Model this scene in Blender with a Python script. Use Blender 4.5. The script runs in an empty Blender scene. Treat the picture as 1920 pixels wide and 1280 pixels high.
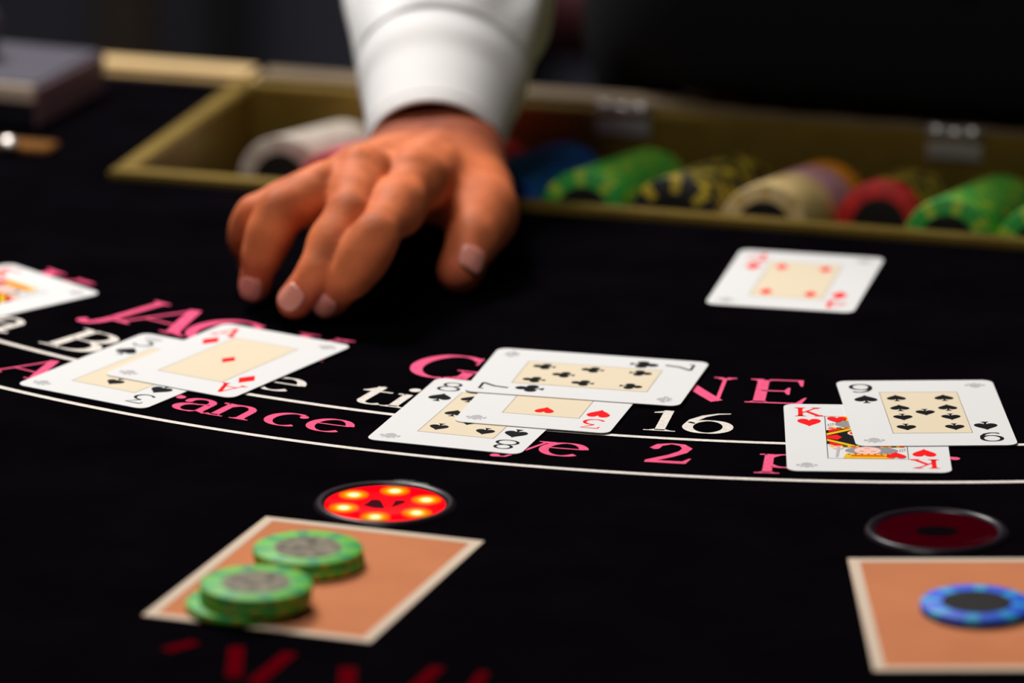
import bpy, bmesh, math, random
import numpy as np
from mathutils import Vector, Matrix
random.seed(7)
R_ = math.radians
sc = bpy.context.scene
COL = sc.collection
TZ = 0.90                                   # height of the felt above the floor

# ------------------------------------------------------------------ camera
F_PX, TILT, ROLL, CAM_H = 10912.0, R_(16.2587), R_(0.2665), 0.67055
fw = Vector((0, math.cos(TILT), -math.sin(TILT))); rt = Vector((1, 0, 0)); up = rt.cross(fw)
r2 = rt * math.cos(ROLL) + up * math.sin(ROLL); u2 = -rt * math.sin(ROLL) + up * math.cos(ROLL)
cam_d = bpy.data.cameras.new('camera'); cam = bpy.data.objects.new('camera', cam_d); COL.objects.link(cam)
M = Matrix.Identity(4)
for i in range(3):
    M[i][0], M[i][1], M[i][2] = r2[i], u2[i], -fw[i]
M[0][3], M[1][3], M[2][3] = 0, 0, TZ + CAM_H
cam.matrix_world = M
cam_d.sensor_width = 36; cam_d.lens = 36 * F_PX / 1920
cam_d.clip_start = 0.05; cam_d.clip_end = 60
cam_d.dof.use_dof = True; cam_d.dof.focus_distance = 2.275; cam_d.dof.aperture_fstop = 5.4
sc.camera = cam

# ------------------------------------------------------------------ world, lamps, exposure
w = bpy.data.worlds.new('room_air'); sc.world = w; w.use_nodes = True
w.node_tree.nodes['Background'].inputs[0].default_value = (0.75, 0.8, 1.0, 1)
w.node_tree.nodes['Background'].inputs[1].default_value = 0.05

def area(name, loc, target, size, power, color, sy=None):
    d = bpy.data.lights.new(name, 'AREA'); d.energy = power; d.color = color
    d.shape = 'RECTANGLE'; d.size = size; d.size_y = sy or size
    o = bpy.data.objects.new(name, d); COL.objects.link(o); o.location = loc
    o.rotation_euler = (Vector(target) - Vector(loc)).to_track_quat('-Z', 'Y').to_euler()
    return o
area('table_lamp_light', (-0.48, 3.25, TZ + 1.42), (-0.02, 2.25, TZ), 0.5, 38, (1.0, 0.965, 0.92))
area('front_fill_light', (-0.40, 1.60, TZ + 1.75), (0.0, 2.3, TZ), 0.6, 13, (1.0, 0.965, 0.93))  # added fill from the front to brighten sleeve and hand, unseen source
area('wall_fill_light', (-1.2, 3.75, TZ + 1.9), (-0.3, 4.7, 0.5), 0.6, 16, (0.85, 0.9, 1.0))  # added light that lifts the back wall, unseen source
sc.view_settings.view_transform = 'Standard'; sc.view_settings.look = 'None'
sc.view_settings.gamma = 1; sc.view_settings.use_curve_mapping = False
sc.view_settings.exposure = 0.0

# ------------------------------------------------------------------ helpers
def s2l(c):
    return tuple(((x / 255) / 12.92 if x / 255 <= 0.04045 else ((x / 255 + 0.055) / 1.055) ** 2.4) for x in c)
def mat(name, rgb, rough=0.5, metal=0.0, spec=0.5, bump=0.0, bscale=200, noise=0.0, nscale=40, emit=0.0, coat=0.0):
    m = bpy.data.materials.new(name); m.use_nodes = True
    nt = m.node_tree; b = nt.nodes['Principled BSDF']
    col = (*rgb, 1)
    b.inputs['Base Color'].default_value = col
    b.inputs['Roughness'].default_value = rough; b.inputs['Metallic'].default_value = metal
    b.inputs['Specular IOR Level'].default_value = spec
    b.inputs['Coat Weight'].default_value = coat
    if emit:
        b.inputs['Emission Color'].default_value = col; b.inputs['Emission Strength'].default_value = emit
    if bump or noise:
        tc = nt.nodes.new('ShaderNodeTexCoord')
    if noise:
        n = nt.nodes.new('ShaderNodeTexNoise'); n.inputs['Scale'].default_value = nscale; n.inputs['Detail'].default_value = 5
        nt.links.new(tc.outputs['Object'], n.inputs['Vector'])
        r = nt.nodes.new('ShaderNodeValToRGB')
        r.color_ramp.elements[0].position = 0.3; r.color_ramp.elements[1].position = 0.7
        r.color_ramp.elements[0].color = (*[c * (1 - noise) for c in rgb], 1)
        r.color_ramp.elements[1].color = (*[min(1, c * (1 + noise)) for c in rgb], 1)
        nt.links.new(n.outputs['Fac'], r.inputs['Fac']); nt.links.new(r.outputs['Color'], b.inputs['Base Color'])
    if bump:
        n = nt.nodes.new('ShaderNodeTexNoise'); n.inputs['Scale'].default_value = bscale; n.inputs['Detail'].default_value = 3
        nt.links.new(tc.outputs['Object'], n.inputs['Vector'])
        bp = nt.nodes.new('ShaderNodeBump'); bp.inputs['Strength'].default_value = bump; bp.inputs['Distance'].default_value = 0.001
        nt.links.new(n.outputs['Fac'], bp.inputs['Height']); nt.links.new(bp.outputs['Normal'], b.inputs['Normal'])
    return m

MT = {}
MT['felt'] = mat('black_felt', (0.0022, 0.0017, 0.0026), 0.95, spec=0.12, bump=0.6, bscale=900, noise=0.3, nscale=25)
MT['pink'] = mat('pink_print', s2l((236, 92, 132)), 0.85, spec=0.1, bump=0.5, bscale=1200, noise=0.1, nscale=300)
MT['cream_print'] = mat('cream_print', s2l((222, 214, 205)), 0.85, spec=0.1, bump=0.5, bscale=1200, noise=0.12, nscale=500)
MT['red_print'] = mat('dark_red_print', s2l((84, 0, 10)), 0.85, spec=0.1)
MT['tan_print'] = mat('tan_print', s2l((196, 124, 86)), 0.9, spec=0.1, bump=0.4, bscale=900, noise=0.06, nscale=30)
MT['border_print'] = mat('border_print', s2l((208, 188, 168)), 0.9, spec=0.1)
MT['card'] = mat('card_stock', s2l((217, 216, 215)), 0.6, spec=0.08)
MT['card_cream'] = mat('card_cream', s2l((220, 205, 178)), 0.7, spec=0.05)
MT['card_black'] = mat('card_black_ink', s2l((14, 14, 18)), 0.7, spec=0.05)
MT['card_red'] = mat('card_red_ink', s2l((236, 16, 22)), 0.7, spec=0.05)
MT['card_grey'] = mat('card_grey_ink', s2l((176, 174, 176)), 0.7, spec=0.05)
MT['card_yellow'] = mat('card_yellow_ink', s2l((226, 178, 20)), 0.7, spec=0.05)
MT['card_skin'] = mat('card_pink_ink', s2l((236, 190, 180)), 0.7, spec=0.05)
MT['card_hair'] = mat('card_hair_ink', s2l((140, 138, 142)), 0.7, spec=0.05)
MT['brass'] = mat('olive_brass', s2l((132, 108, 44)), 0.42, metal=0.55, noise=0.12, nscale=60)
MT['tray_floor'] = mat('tray_dark', s2l((58, 46, 22)), 0.6, metal=0.2)
MT['hinge'] = mat('polished_steel', (0.75, 0.72, 0.7), 0.38, metal=0.8)
MT['rail_wood'] = mat('pale_wood', s2l((192, 162, 112)), 0.5, noise=0.12, nscale=30)
MT['rail_shaded'] = mat('shaded_pale_wood', s2l((112, 94, 70)), 0.5, noise=0.12, nscale=30)  # same rail with the shade of dealer and arm put into its colour
MT['armrest'] = mat('black_leather', (0.012, 0.01, 0.011), 0.45, bump=0.4, bscale=300)
MT['pedestal'] = mat('dark_wood', (0.03, 0.015, 0.01), 0.4, noise=0.3, nscale=12)
MT['gold'] = mat('copper_gold', s2l((190, 130, 66)), 0.3, metal=0.9)
MT['plastic_grey'] = mat('grey_plastic', s2l((62, 57, 70)), 0.5)
MT['plastic_dark'] = mat('dark_plastic', (0.012, 0.012, 0.02), 0.4)
MT['plastic_brown'] = mat('smoky_plastic', s2l((104, 80, 88)), 0.45)
MT['silver'] = mat('brushed_silver', (0.8, 0.74, 0.68), 0.3, metal=0.9)
MT['satin'] = mat('satin_strip', s2l((206, 190, 174)), 0.4)

def diffuse_only(m):
    m.node_tree.nodes['Principled BSDF'].inputs['Specular IOR Level'].default_value = 0.0
    return m
for k_ in ('felt', 'pink', 'cream_print', 'red_print', 'tan_print', 'border_print'): diffuse_only(MT[k_])

def newobj(name, verts, faces, mats, parent=None, smooth=False, fm=None):
    me = bpy.data.meshes.new(name); me.from_pydata([tuple(v) for v in verts], [], faces)
    if not isinstance(mats, (list, tuple)): mats = [mats]
    for m in mats: me.materials.append(m)
    if fm is not None: me.polygons.foreach_set('material_index', fm)
    if smooth: me.polygons.foreach_set('use_smooth', [True] * len(me.polygons))
    me.update()
    o = bpy.data.objects.new(name, me); COL.objects.link(o)
    if parent: o.parent = parent
    return o
def from_bm(name, bm, m, parent=None, smooth=False):
    me = bpy.data.meshes.new(name); bm.to_mesh(me); bm.free()
    for x in (m if isinstance(m, (list, tuple)) else [m]): me.materials.append(x)
    if smooth: me.polygons.foreach_set('use_smooth', [True] * len(me.polygons))
    o = bpy.data.objects.new(name, me); COL.objects.link(o)
    if parent: o.parent = parent
    return o
def box_bm(sx, sy, sz, loc=(0, 0, 0), bev=0.0, segs=2):
    bm = bmesh.new(); bmesh.ops.create_cube(bm, size=1)
    bmesh.ops.scale(bm, vec=(sx, sy, sz), verts=bm.verts); bmesh.ops.translate(bm, vec=loc, verts=bm.verts)
    if bev: bmesh.ops.bevel(bm, geom=bm.edges[:], offset=bev, segments=segs, affect='EDGES')
    return bm
def box(name, s, loc, m, parent=None, bev=0.0):
    return from_bm(name, box_bm(*s, loc, bev), m, parent)
def empty(name, loc=(0, 0, 0), rz=0.0):
    o = bpy.data.objects.new(name, None); COL.objects.link(o); o.location = loc; o.rotation_euler = (0, 0, rz)
    o.empty_display_size = 0.02
    return o
def tag(o, label, cat, group=None, kind=None):
    o['label'] = label; o['category'] = cat
    if group: o['group'] = group
    if kind: o['kind'] = kind
    return o
def struct(o, label=None, cat=None):
    o['kind'] = 'structure'
    if label: o['label'] = label
    if cat: o['category'] = cat
    return o
def cyl_bm(r, h, loc=(0, 0, 0), n=48, r2=None, bev=0.0):
    bm = bmesh.new()
    bmesh.ops.create_cone(bm, cap_ends=True, segments=n, radius1=r, radius2=r if r2 is None else r2, depth=h)
    if bev:
        ed = [e for e in bm.edges if abs(e.verts[0].co.z - e.verts[1].co.z) < 1e-6]
        bmesh.ops.bevel(bm, geom=ed, offset=bev, segments=2, affect='EDGES')
    bmesh.ops.translate(bm, vec=loc, verts=bm.verts)
    return bm
def lathe(prof, n=48, closed=False):
    """profile of (r, z) -> verts, faces"""
    V = []; Fc = []
    for i in range(n):
        a = 2 * math.pi * i / n
        for r, z in prof: V.append((r * math.cos(a), r * math.sin(a), z))
    m = len(prof)
    for i in range(n):
        j = (i + 1) % n
        for k in range(m - 1 + (1 if closed else 0)):
            l = (k + 1) % m
            Fc.append((i * m + k, j * m + k, j * m + l, i * m + l))
    return V, Fc

# ------------------------------------------------------------------ the room
M_wall = mat('dark_wall', s2l((58, 58, 70)), 0.7, noise=0.1, nscale=3)
M_floor = mat('dark_carpet', s2l((40, 34, 40)), 0.95, bump=0.5, bscale=300, noise=0.3, nscale=15)
M_ceil = mat('dark_ceiling', s2l((60, 58, 60)), 0.9)
M_black = mat('black_panel', (0.003, 0.003, 0.004), 0.6)
M_brown = mat('brown_panel', s2l((56, 44, 34)), 0.5, noise=0.2, nscale=10)
X0, X1, Y0, Y1, ZC = -2.6, 2.6, -0.9, 4.8, 2.95
struct(box('floor', (X1 - X0, Y1 - Y0, 0.1), ((X0 + X1) / 2, (Y0 + Y1) / 2, -0.05), M_floor))
struct(box('ceiling', (X1 - X0, Y1 - Y0, 0.1), ((X0 + X1) / 2, (Y0 + Y1) / 2, ZC + 0.05), M_ceil))
wb = struct(box('wall_back', (X1 - X0, 0.1, ZC), ((X0 + X1) / 2, Y1 + 0.05, ZC / 2), M_wall))
struct(box('wall_front', (X1 - X0, 0.1, ZC), ((X0 + X1) / 2, Y0 - 0.05, ZC / 2), M_wall))
struct(box('wall_left', (0.1, Y1 - Y0, ZC), (X0 - 0.05, (Y0 + Y1) / 2, ZC / 2), M_wall))
struct(box('wall_right', (0.1, Y1 - Y0, ZC), (X1 + 0.05, (Y0 + Y1) / 2, ZC / 2), M_wall))
def wall_strip(name, xa, xb, m, d):
    return box(name, (xb - xa, d, 1.4), ((xa + xb) / 2, Y1 - d / 2, 0.7), m, wb, 0.004)
wall_strip('wall_panel', -0.75, -0.355, M_black if False else mat('slate_panel', s2l((44, 44, 54)), 0.7), 0.02)
wall_strip('wall_post', -0.350, -0.300, M_brown, 0.05)
wall_strip('wall_post', -0.268, -0.222, M_black, 0.05)

# red padded stool by the back wall
M_redfab = mat('dark_red_leather', s2l((62, 5, 12)), 0.7)
st = tag(empty('bar_stool', (0.11, 4.25, 0)), 'dark red padded stool far behind the white shirt sleeve', 'stool')
from_bm('seat', cyl_bm(0.17, 0.10, (0, 0, 0.628), 40, bev=0.02), M_redfab, st, True)
for k in range(4):
    a = math.pi / 4 + k * math.pi / 2
    bm = cyl_bm(0.014, 0.59, (0, 0, 0.0), 12)
    bmesh.ops.rotate(bm, cent=(0, 0, 0), matrix=Matrix.Rotation(R_(5), 3, 'Y'), verts=bm.verts)
    bmesh.ops.translate(bm, vec=(0.11, 0, 0.296), verts=bm.verts)
    bmesh.ops.rotate(bm, cent=(0, 0, 0), matrix=Matrix.Rotation(a + math.pi, 3, 'Z'), verts=bm.verts)
    from_bm('leg', bm, M_black, st)
V, Fc = lathe([(0.135 + 0.008 * math.cos(t), 0.22 + 0.008 * math.sin(t)) for t in np.linspace(0, 2 * math.pi, 9)[:-1]], 32, True)
newobj('foot_ring', V, Fc, MT['hinge'], st, True)

# ------------------------------------------------------------------ the table (all in the table frame)
PHI = R_(-16.0); CX, CY = 0.1530, 2.7023
UX = Vector((math.cos(PHI), math.sin(PHI), 0)); VX = Vector((-math.sin(PHI), math.cos(PHI), 0))
def T(u, v, z=0.0): return Vector((CX, CY, TZ + z)) + UX * u + VX * v
TF = -0.229; TB = -0.043; TU = 0.286; VB = -0.030; RT = 1.02
tab = tag(empty('blackjack_table', (CX, CY, TZ), PHI), 'black felt card table with pink and white lettering and curved lines', 'table')
# felt in four pieces around the tray opening, one mesh
def prism(polys, z0, z1):
    V = []; Fc = []
    for p in polys:
        n = len(p); b = len(V)
        V += [(x, y, z1) for x, y in p] + [(x, y, z0) for x, y in p]
        Fc.append(tuple(range(b, b + n))); Fc.append(tuple(reversed(range(b + n, b + 2 * n))))
        for i in range(n):
            j = (i + 1) % n; Fc.append((b + i, b + n + i, b + n + j, b + j))
    return V, Fc
def arcp(a0, a1, n, r=RT): return [(r * math.sin(t), -r * math.cos(t)) for t in np.linspace(a0, a1, n)]
aF = math.acos(-TF / RT); aB = math.acos(-VB / RT)
front = arcp(-aF, aF, 80)
left = [(-TU, TF)] + [(-TU, VB)] + arcp(-aB, -aF, 12); left = [(-TU, TF), (-TU, VB)] + arcp(-aB, -aF, 12)
right = [(TU, VB), (TU, TF)] + arcp(aF, aB, 12)
back = [(-TU, TB), (TU, TB), (TU, VB), (-TU, VB)]
def ccw(p):
    s = sum(p[i][0] * p[(i + 1) % len(p)][1] - p[(i + 1) % len(p)][0] * p[i][1] for i in range(len(p)))
    return p if s > 0 else p[::-1]
V, Fc = prism([ccw(front), ccw(left), ccw(right), ccw(back)], -0.03, 0.0)
newobj('felt_top', V, Fc, MT['felt'], tab)
# padded armrest along the curve
V = []; Fc = []; na = 96; nb = 14
for i, t in enumerate(np.linspace(-aB, aB, na)):
    for k in range(nb):
        q = 2 * math.pi * k / nb; r = RT + 0.055 + 0.06 * math.cos(q); z = 0.0 + 0.03 * math.sin(q)
        V.append((r * math.sin(t), -r * math.cos(t), z))
for i in range(na - 1):
    for k in range(nb): Fc.append((i * nb + k, (i + 1) * nb + k, (i + 1) * nb + (k + 1) % nb, i * nb + (k + 1) % nb))
Fc += [tuple(range(nb)), tuple(reversed(range((na - 1) * nb, na * nb)))]
newobj('armrest', V, Fc, MT['armrest'], tab, True)
box('back_rail', (RT - .280, 0.025, 0.036), (-(RT + .280) / 2, VB + 0.001, -0.0135), MT['rail_wood'], tab, 0.003)
o_ = box('back_rail', (RT + .2799, 0.025, 0.036), ((RT - .2799) / 2, VB + 0.001, -0.0135), MT['rail_shaded'], tab, 0.003); o_['label'] = 'rail behind the chip tray, shade painted into its colour'
box('pedestal', (0.5, 0.35, TZ - 0.13), (0, -0.45, -TZ / 2 - 0.005), MT['pedestal'], tab, 0.02)
box('foot_plate', (0.9, 0.6, 0.06), (0, -0.45, -TZ + 0.03), MT['pedestal'], tab, 0.015)
box('top_frame', (1.2, 0.36, 0.035), (0, -0.50, -0.0480), MT['pedestal'], tab, 0.005)

ICX = Matrix.Translation((CX, CY, 0)) @ Matrix.Rotation(PHI, 4, 'Z')
INV = ICX.inverted()
def to_tab(x, y, z=0.0):
    p = INV @ Vector((x, y, z)); return (p.x, p.y, z)

# ---- glyph engine: centre-line strokes with a broad-nib width
def arc(cx, cy, rx, ry, a0, a1, n=18):
    return [(cx + rx * math.cos(R_(a)), cy + ry * math.sin(R_(a))) for a in np.linspace(a0, a1, n)]
def stroke(pts, thick=.15, thin=.04, w=None, w0=None, w1=None):
    P = np.array(pts, float)
    if w is not None and len(P) == 2:                  # straight bar: subdivide for the curved baseline
        P = P[0] + (P[1] - P[0]) * np.linspace(0, 1, 5)[:, None]
    elif len(P) == 2:
        P = P[0] + (P[1] - P[0]) * np.linspace(0, 1, 5)[:, None]
    d = np.gradient(P, axis=0); L = np.hypot(d[:, 0], d[:, 1]) + 1e-9; d /= L[:, None]
    n = np.c_[-d[:, 1], d[:, 0]]
    if w is None: W = thin + (thick - thin) * np.abs(d[:, 1]) ** 1.3
    else: W = np.full(len(P), w)
    if w0 is not None: W = W * np.linspace(w0, 1, len(P))
    if w1 is not None: W = W * np.linspace(1, w1, len(P))
    A = P + n * W[:, None] / 2; B = P - n * W[:, None] / 2
    return [(tuple(A[i]), tuple(A[i + 1]), tuple(B[i + 1]), tuple(B[i])) for i in range(len(P) - 1)]
def S(x, y, w=.34, h=.035, up=1):                       # bracketed serif
    h2 = h * 2.4 * up; h = h * up
    a, b = x - w / 2, x + w / 2
    return [((a, y), (b, y), (b, y + h), (a, y + h)), ((x - w * .36, y + h), (x + w * .36, y + h), (x + w * .2, y + h2), (x - w * .2, y + h2))]
def dot(x, y, r, n=12):
    c = [(x + r * math.cos(2 * math.pi * i / n), y + r * math.sin(2 * math.pi * i / n)) for i in range(n)]
    return [tuple(c)]
X = .66   # x-height
def glyph(ch):
    st_ = stroke; g = []
    if ch == 'A':
        g += st_([(.06, 0), (.42, 1)], w=.045) + st_([(.80, 0), (.42, 1.0)], w=.15) + st_([(.18, .34), (.68, .34)], w=.04) + S(.06, 0, .28) + S(.80, 0, .34)
    elif ch == 'J':
        g += st_([(.36, 1), (.36, .1)] ) + st_(arc(.14, .08, .22, .38, 0, -95, 12), .15, .05) + dot(.08, -.24, .085) + S(.36, 1, .36, up=-1)
    elif ch == 'C' or ch == 'G':
        g += st_(arc(.48, .5, .41, .49, 50, 300, 34), .17, .04) + st_([(.75, .98), (.77, .70)], w=.035) + st_(arc(.48, .5, .41, .49, 295, 325, 6), .1, .04)
        if ch == 'G': g += st_([(.80, .42), (.80, .06)]) + S(.80, .42, .34, up=-1) + st_([(.80, .08), (.48, .01)], w=.05)
    elif ch == 'K':
        g += st_([(.18, 0), (.18, 1)]) + S(.18, 0) + S(.18, 1, up=-1) + st_([(.22, .40), (.72, 1)], w=.05) + st_([(.40, .58), (.80, 0)], w=.16) + S(.74, 1, .30, up=-1) + S(.82, 0, .32)
    elif ch == 'N':
        g += st_([(.14, 0), (.14, 1)], w=.05) + st_([(.12, 1), (.80, 0)], w=.16) + st_([(.80, 0), (.80, 1)], w=.05) + S(.14, 0, .30) + S(.06, 1, .26, up=-1) + S(.80, 1, .30, up=-1)
    elif ch == 'E':
        g += st_([(.18, 0), (.18, 1)]) + S(.18, 0) + S(.18, 1, up=-1) + st_([(.18, .98), (.68, .98)], w=.04) + st_([(.18, .52), (.52, .52)], w=.04) + st_([(.18, .02), (.70, .02)], w=.04)
        g += [((.70, 1), (.62, .98), (.67, .74), (.70, .74)), ((.76, .26), (.73, .26), (.62, .02), (.70, 0)), ((.54, .66), (.51, .66), (.46, .52), (.51, .38), (.54, .38))]
    elif ch in 'BP':
        g += st_([(.18, 0), (.18, 1)]) + S(.18, 0) + S(.18, 1, up=-1) + st_(arc(.36, .75, .28, .23, 90, -90, 16), .15, .04) + st_([(.18, .98), (.38, .98)], w=.04) + st_([(.18, .52), (.38, .52)], w=.04)
        if ch == 'B': g += st_(arc(.38, .27, .32, .25, 90, -90, 16), .17, .04) + st_([(.18, .02), (.38, .02)], w=.04)
    elif ch == 'L':
        g += st_([(.18, 0), (.18, 1)]) + S(.18, 0) + S(.18, 1, up=-1) + st_([(.18, .02), (.66, .02)], w=.04) + [((.74, .28), (.70, .28), (.58, .02), (.68, 0))]
    elif ch in 'aà':
        g += st_([(.50, .06), (.50, .46)], .13) + st_(arc(.30, .46, .20, .19, 0, 165, 14), .13, .05) + dot(.12, .48, .065) + st_(arc(.30, .19, .21, .18, 80, 300, 18), .14, .04) + st_([(.31, .37), (.50, .42)], w=.04) + st_([(.40, .03), (.50, .12)], w=.04) + st_([(.50, .08), (.60, .02), (.68, .06)], w=.06)
        if ch == 'à': g += st_([(.20, .94), (.42, .76)], w=.07)
    elif ch in 'nu':
        if ch == 'n': g += st_([(.16, 0), (.16, X)], .13) + S(.16, 0, .3) + st_([(.02, X - .02), (.16, X - .02)], w=.05) + st_(arc(.36, .42, .21, .22, 150, 0, 14), .13, .05) + st_([(.57, .42), (.57, 0)], .13) + S(.57, 0, .3)
        else: g += st_([(.16, X), (.16, .22)], .13) + st_(arc(.36, .22, .20, .20, 180, 330, 14), .13, .05) + st_([(.56, X), (.56, .02)], .13) + st_([(.04, X - .02), (.16, X - .02)], w=.05) + st_([(.44, X - .02), (.56, X - .02)], w=.05) + st_([(.56, .02), (.70, .02)], w=.04)
    elif ch == 'r':
        g += st_([(.16, 0), (.16, X)], .13) + S(.16, 0, .32) + st_([(.02, X - .02), (.16, X - .02)], w=.05) + st_(arc(.38, .42, .20, .21, 160, 70, 8), .12, .06) + dot(.47, .57, .075)
    elif ch == 'c':
        g += st_(arc(.34, .33, .28, .32, 60, 310, 26), .14, .04) + dot(.50, .54, .07)
    elif ch == 'e':
        g += st_(arc(.34, .33, .28, .32, 8, 315, 30), .14, .04) + st_([(.08, .38), (.61, .38)], w=.04)
    elif ch == 'o':
        g += st_(arc(.34, .33, .28, .32, 0, 360, 34), .14, .04)
    elif ch == 's':
        g += st_([(.46, .52), (.42, .60), (.28, .64), (.16, .58), (.14, .48), (.22, .38), (.38, .30), (.48, .20), (.44, .08), (.30, .02), (.16, .05), (.10, .15)], .12, .07)
    elif ch == 't':
        g += st_([(.22, .86), (.20, .14)], .13) + st_(arc(.36, .16, .16, .14, 180, 320, 10), .12, .05) + st_([(.02, X - .02), (.46, X - .02)], w=.045) + [((.02, X - .03), (.22, X - .03), (.24, .90))]
    elif ch == 'i':
        g += st_([(.16, 0), (.16, X)], .13) + S(.16, 0, .34) + st_([(.02, X - .02), (.16, X - .02)], w=.05) + dot(.16, .90, .085)
    elif ch in 'pq':
        if ch == 'p': g += st_([(.16, -.30), (.16, X)], .13) + S(.16, -.30, .34) + st_([(.02, X - .02), (.16, X - .02)], w=.05) + st_(arc(.38, .33, .25, .32, 140, -140, 24), .14, .04)
        else: g += st_([(.58, -.30), (.58, X)], .13) + S(.58, -.30, .34) + st_(arc(.36, .33, .25, .32, 40, 320, 24), .14, .04)
    elif ch == 'y':
        g += st_([(.10, X), (.36, .02)], w=.13) + st_([(.64, X), (.34, -.04), (.22, -.24), (.08, -.26)], w=.05) + dot(.08, -.22, .07) + S(.10, X, .30, up=-1) + S(.64, X, .26, up=-1)
    elif ch == '1':
        g += st_([(.26, 0), (.26, 1)], .14) + S(.26, 0, .44) + [((.06, .90), (.06, .86), (.24, .90), (.26, 1))]
    elif ch == '6':
        g += st_(arc(.36, .31, .28, .30, 0, 360, 34), .15, .04) + st_([(.08, .34), (.12, .60), (.26, .82), (.44, .95), (.62, .99)], .15, .05, w1=.5)
    elif ch == '2':
        g += st_([(.10, .70), (.16, .88), (.32, .97), (.48, .92), (.57, .76), (.53, .58), (.38, .36), (.10, .06)], .15, .05) + dot(.12, .72, .06) + st_([(.06, .05), (.62, .05)], w=.11) + [((.68, .26), (.65, .26), (.56, .08), (.63, 0))]
    elif ch == '3':
        g += st_(arc(.32, .74, .25, .24, 160, -80, 20), .13, .05) + st_(arc(.32, .27, .29, .27, 90, -160, 24), .15, .05)
    elif ch == 'A.':    # card index capitals and figures, thinner
        g += st_([(.06, 0), (.40, 1)], w=.07) + st_([(.76, 0), (.40, 1)], w=.15) + st_([(.18, .32), (.64, .32)], w=.07) + S(.06, 0, .26, .06) + S(.76, 0, .30, .06)
    elif ch == 'K.':
        g += st_([(.18, 0), (.18, 1)], w=.15) + S(.18, 0, .36, .06) + S(.18, 1, .36, .06, up=-1) + st_([(.22, .38), (.72, .98)], w=.08) + st_([(.38, .56), (.80, .02)], w=.15) + S(.70, 1, .32, .06, up=-1) + S(.80, 0, .34, .06)
    elif ch == '9.' or ch == '6.':
        g += st_(arc(.40, .66, .32, .31, 0, 360, 34), .13, .07) + st_([(.72, .66), (.70, .40), (.58, .16), (.40, .05), (.22, .05), (.12, .14)], .13, .07)
    elif ch == '8.':
        g += st_(arc(.40, .75, .27, .22, 0, 360, 30), .11, .06) + st_(arc(.40, .27, .34, .25, 0, 360, 34), .11, .06)
    elif ch == '3.':
        g += st_([(.12, .80), (.12, .96), (.68, .96), (.34, .58)], w=.08) + st_(arc(.38, .28, .32, .28, 100, -150, 26), .12, .07)
    elif ch == '4.':
        g += st_([(.60, 0), (.60, 1)], w=.13) + st_([(.60, .98), (.06, .30)], w=.07) + st_([(.06, .28), (.82, .28)], w=.08) + S(.60, 0, .34, .06)
    elif ch == '7.':
        g += st_([(.08, .80), (.10, .95), (.74, .95)], w=.10) + st_([(.74, .95), (.44, .50), (.34, 0)], w=.11)
    return g

def polys_obj(name, polys, z, m, parent, mapf=None, dz=0.000004, label=None):
    V = []; Fc = []
    for i, p in enumerate(polys):
        if mapf: p = [mapf(*q) for q in p]
        s = sum(p[k][0] * p[(k + 1) % len(p)][1] - p[(k + 1) % len(p)][0] * p[k][1] for k in range(len(p)))
        if s < 0: p = p[::-1]
        b = len(V); V += [(q[0], q[1], z + dz * (i % 5)) for q in p]; Fc.append(tuple(range(b, b + len(p))))
    o = newobj(name, V, Fc, m, parent)
    if label: o['label'] = label
    return o

DPHI = math.degrees(PHI)
def letter(ch, deg, rbase, cap, m, wx=1.0):
    """glyph on the printed arc: deg = angle of its left side seen from the players, 0 = towards the camera"""
    def mp(x, y):
        t = R_(deg - DPHI) + x * cap * wx / rbase; r = rbase - y * cap      # table frame
        return (r * math.sin(t), -r * math.cos(t))
    polys_obj('printed_letter', glyph(ch), 0.00035, m, tab, mp)
RP, CP = 492.5e-3, 32.8e-3
for ch, a in (('K', -50.0), ('J', -41.8), ('A', -40.3), ('C', -36.6), ('K', -31.6), ('G', -23.8), ('A', -19.9), ('G', -16.0), ('N', -11.4), ('E', -7.1), ('3', .3)):
    letter(ch, a, RP, CP, MT['pink'], .82 if ch == 'J' else 1.2 if a < -40 else 1.0)
for ch, a, wx in (('a', -44.9, 1.2), ('B', -40.4, 1.28), ('a', -37.0, 1.05), ('n', -35.0, 1.05), ('q', -32.7, 1.05), ('u', -30.8, 1.05), ('e', -28.85, 1.1), ('t', -24.2, 1.1), ('i', -22.5, 1.1), ('r', -20.8, 1.05), ('e', -18.9, 1.05), ('à', -15.4, 1.05), ('1', -11.05, 1.05), ('6', -9.4, 1.05)):
    letter(ch, a, 0.5365, 0.0275, MT['cream_print'], wx)
for ch, a in (('A', -39.05), ('s', -36.4), ('s', -34.9), ('u', -33.3), ('r', -31.7), ('a', -30.15), ('n', -28.45), ('c', -26.0), ('e', -24.15), ('P', -20.0), ('a', -18.2), ('y', -16.1), ('e', -14.45), ('2', -10.35), ('p', -5.9), ('o', -3.8), ('u', -1.9), ('r', 0.5)):
    letter(ch, a, 0.5772, 0.0256, MT['pink'], 1.1)
def printed_line(r, wd):
    V = []; Fc = []; n = 160
    for i, t in enumerate(np.linspace(R_(-62 - DPHI), R_(28 - DPHI), n)):
        for q in (r - wd / 2, r + wd / 2): V.append((q * math.sin(t), -q * math.cos(t), 0.0003))
    for i in range(n - 1): Fc.append((2 * i, 2 * i + 1, 2 * i + 3, 2 * i + 2))
    newobj('printed_line', V, Fc, MT['cream_print'], tab)
printed_line(0.5455, 0.0029); printed_line(0.5925, 0.0029)
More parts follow.
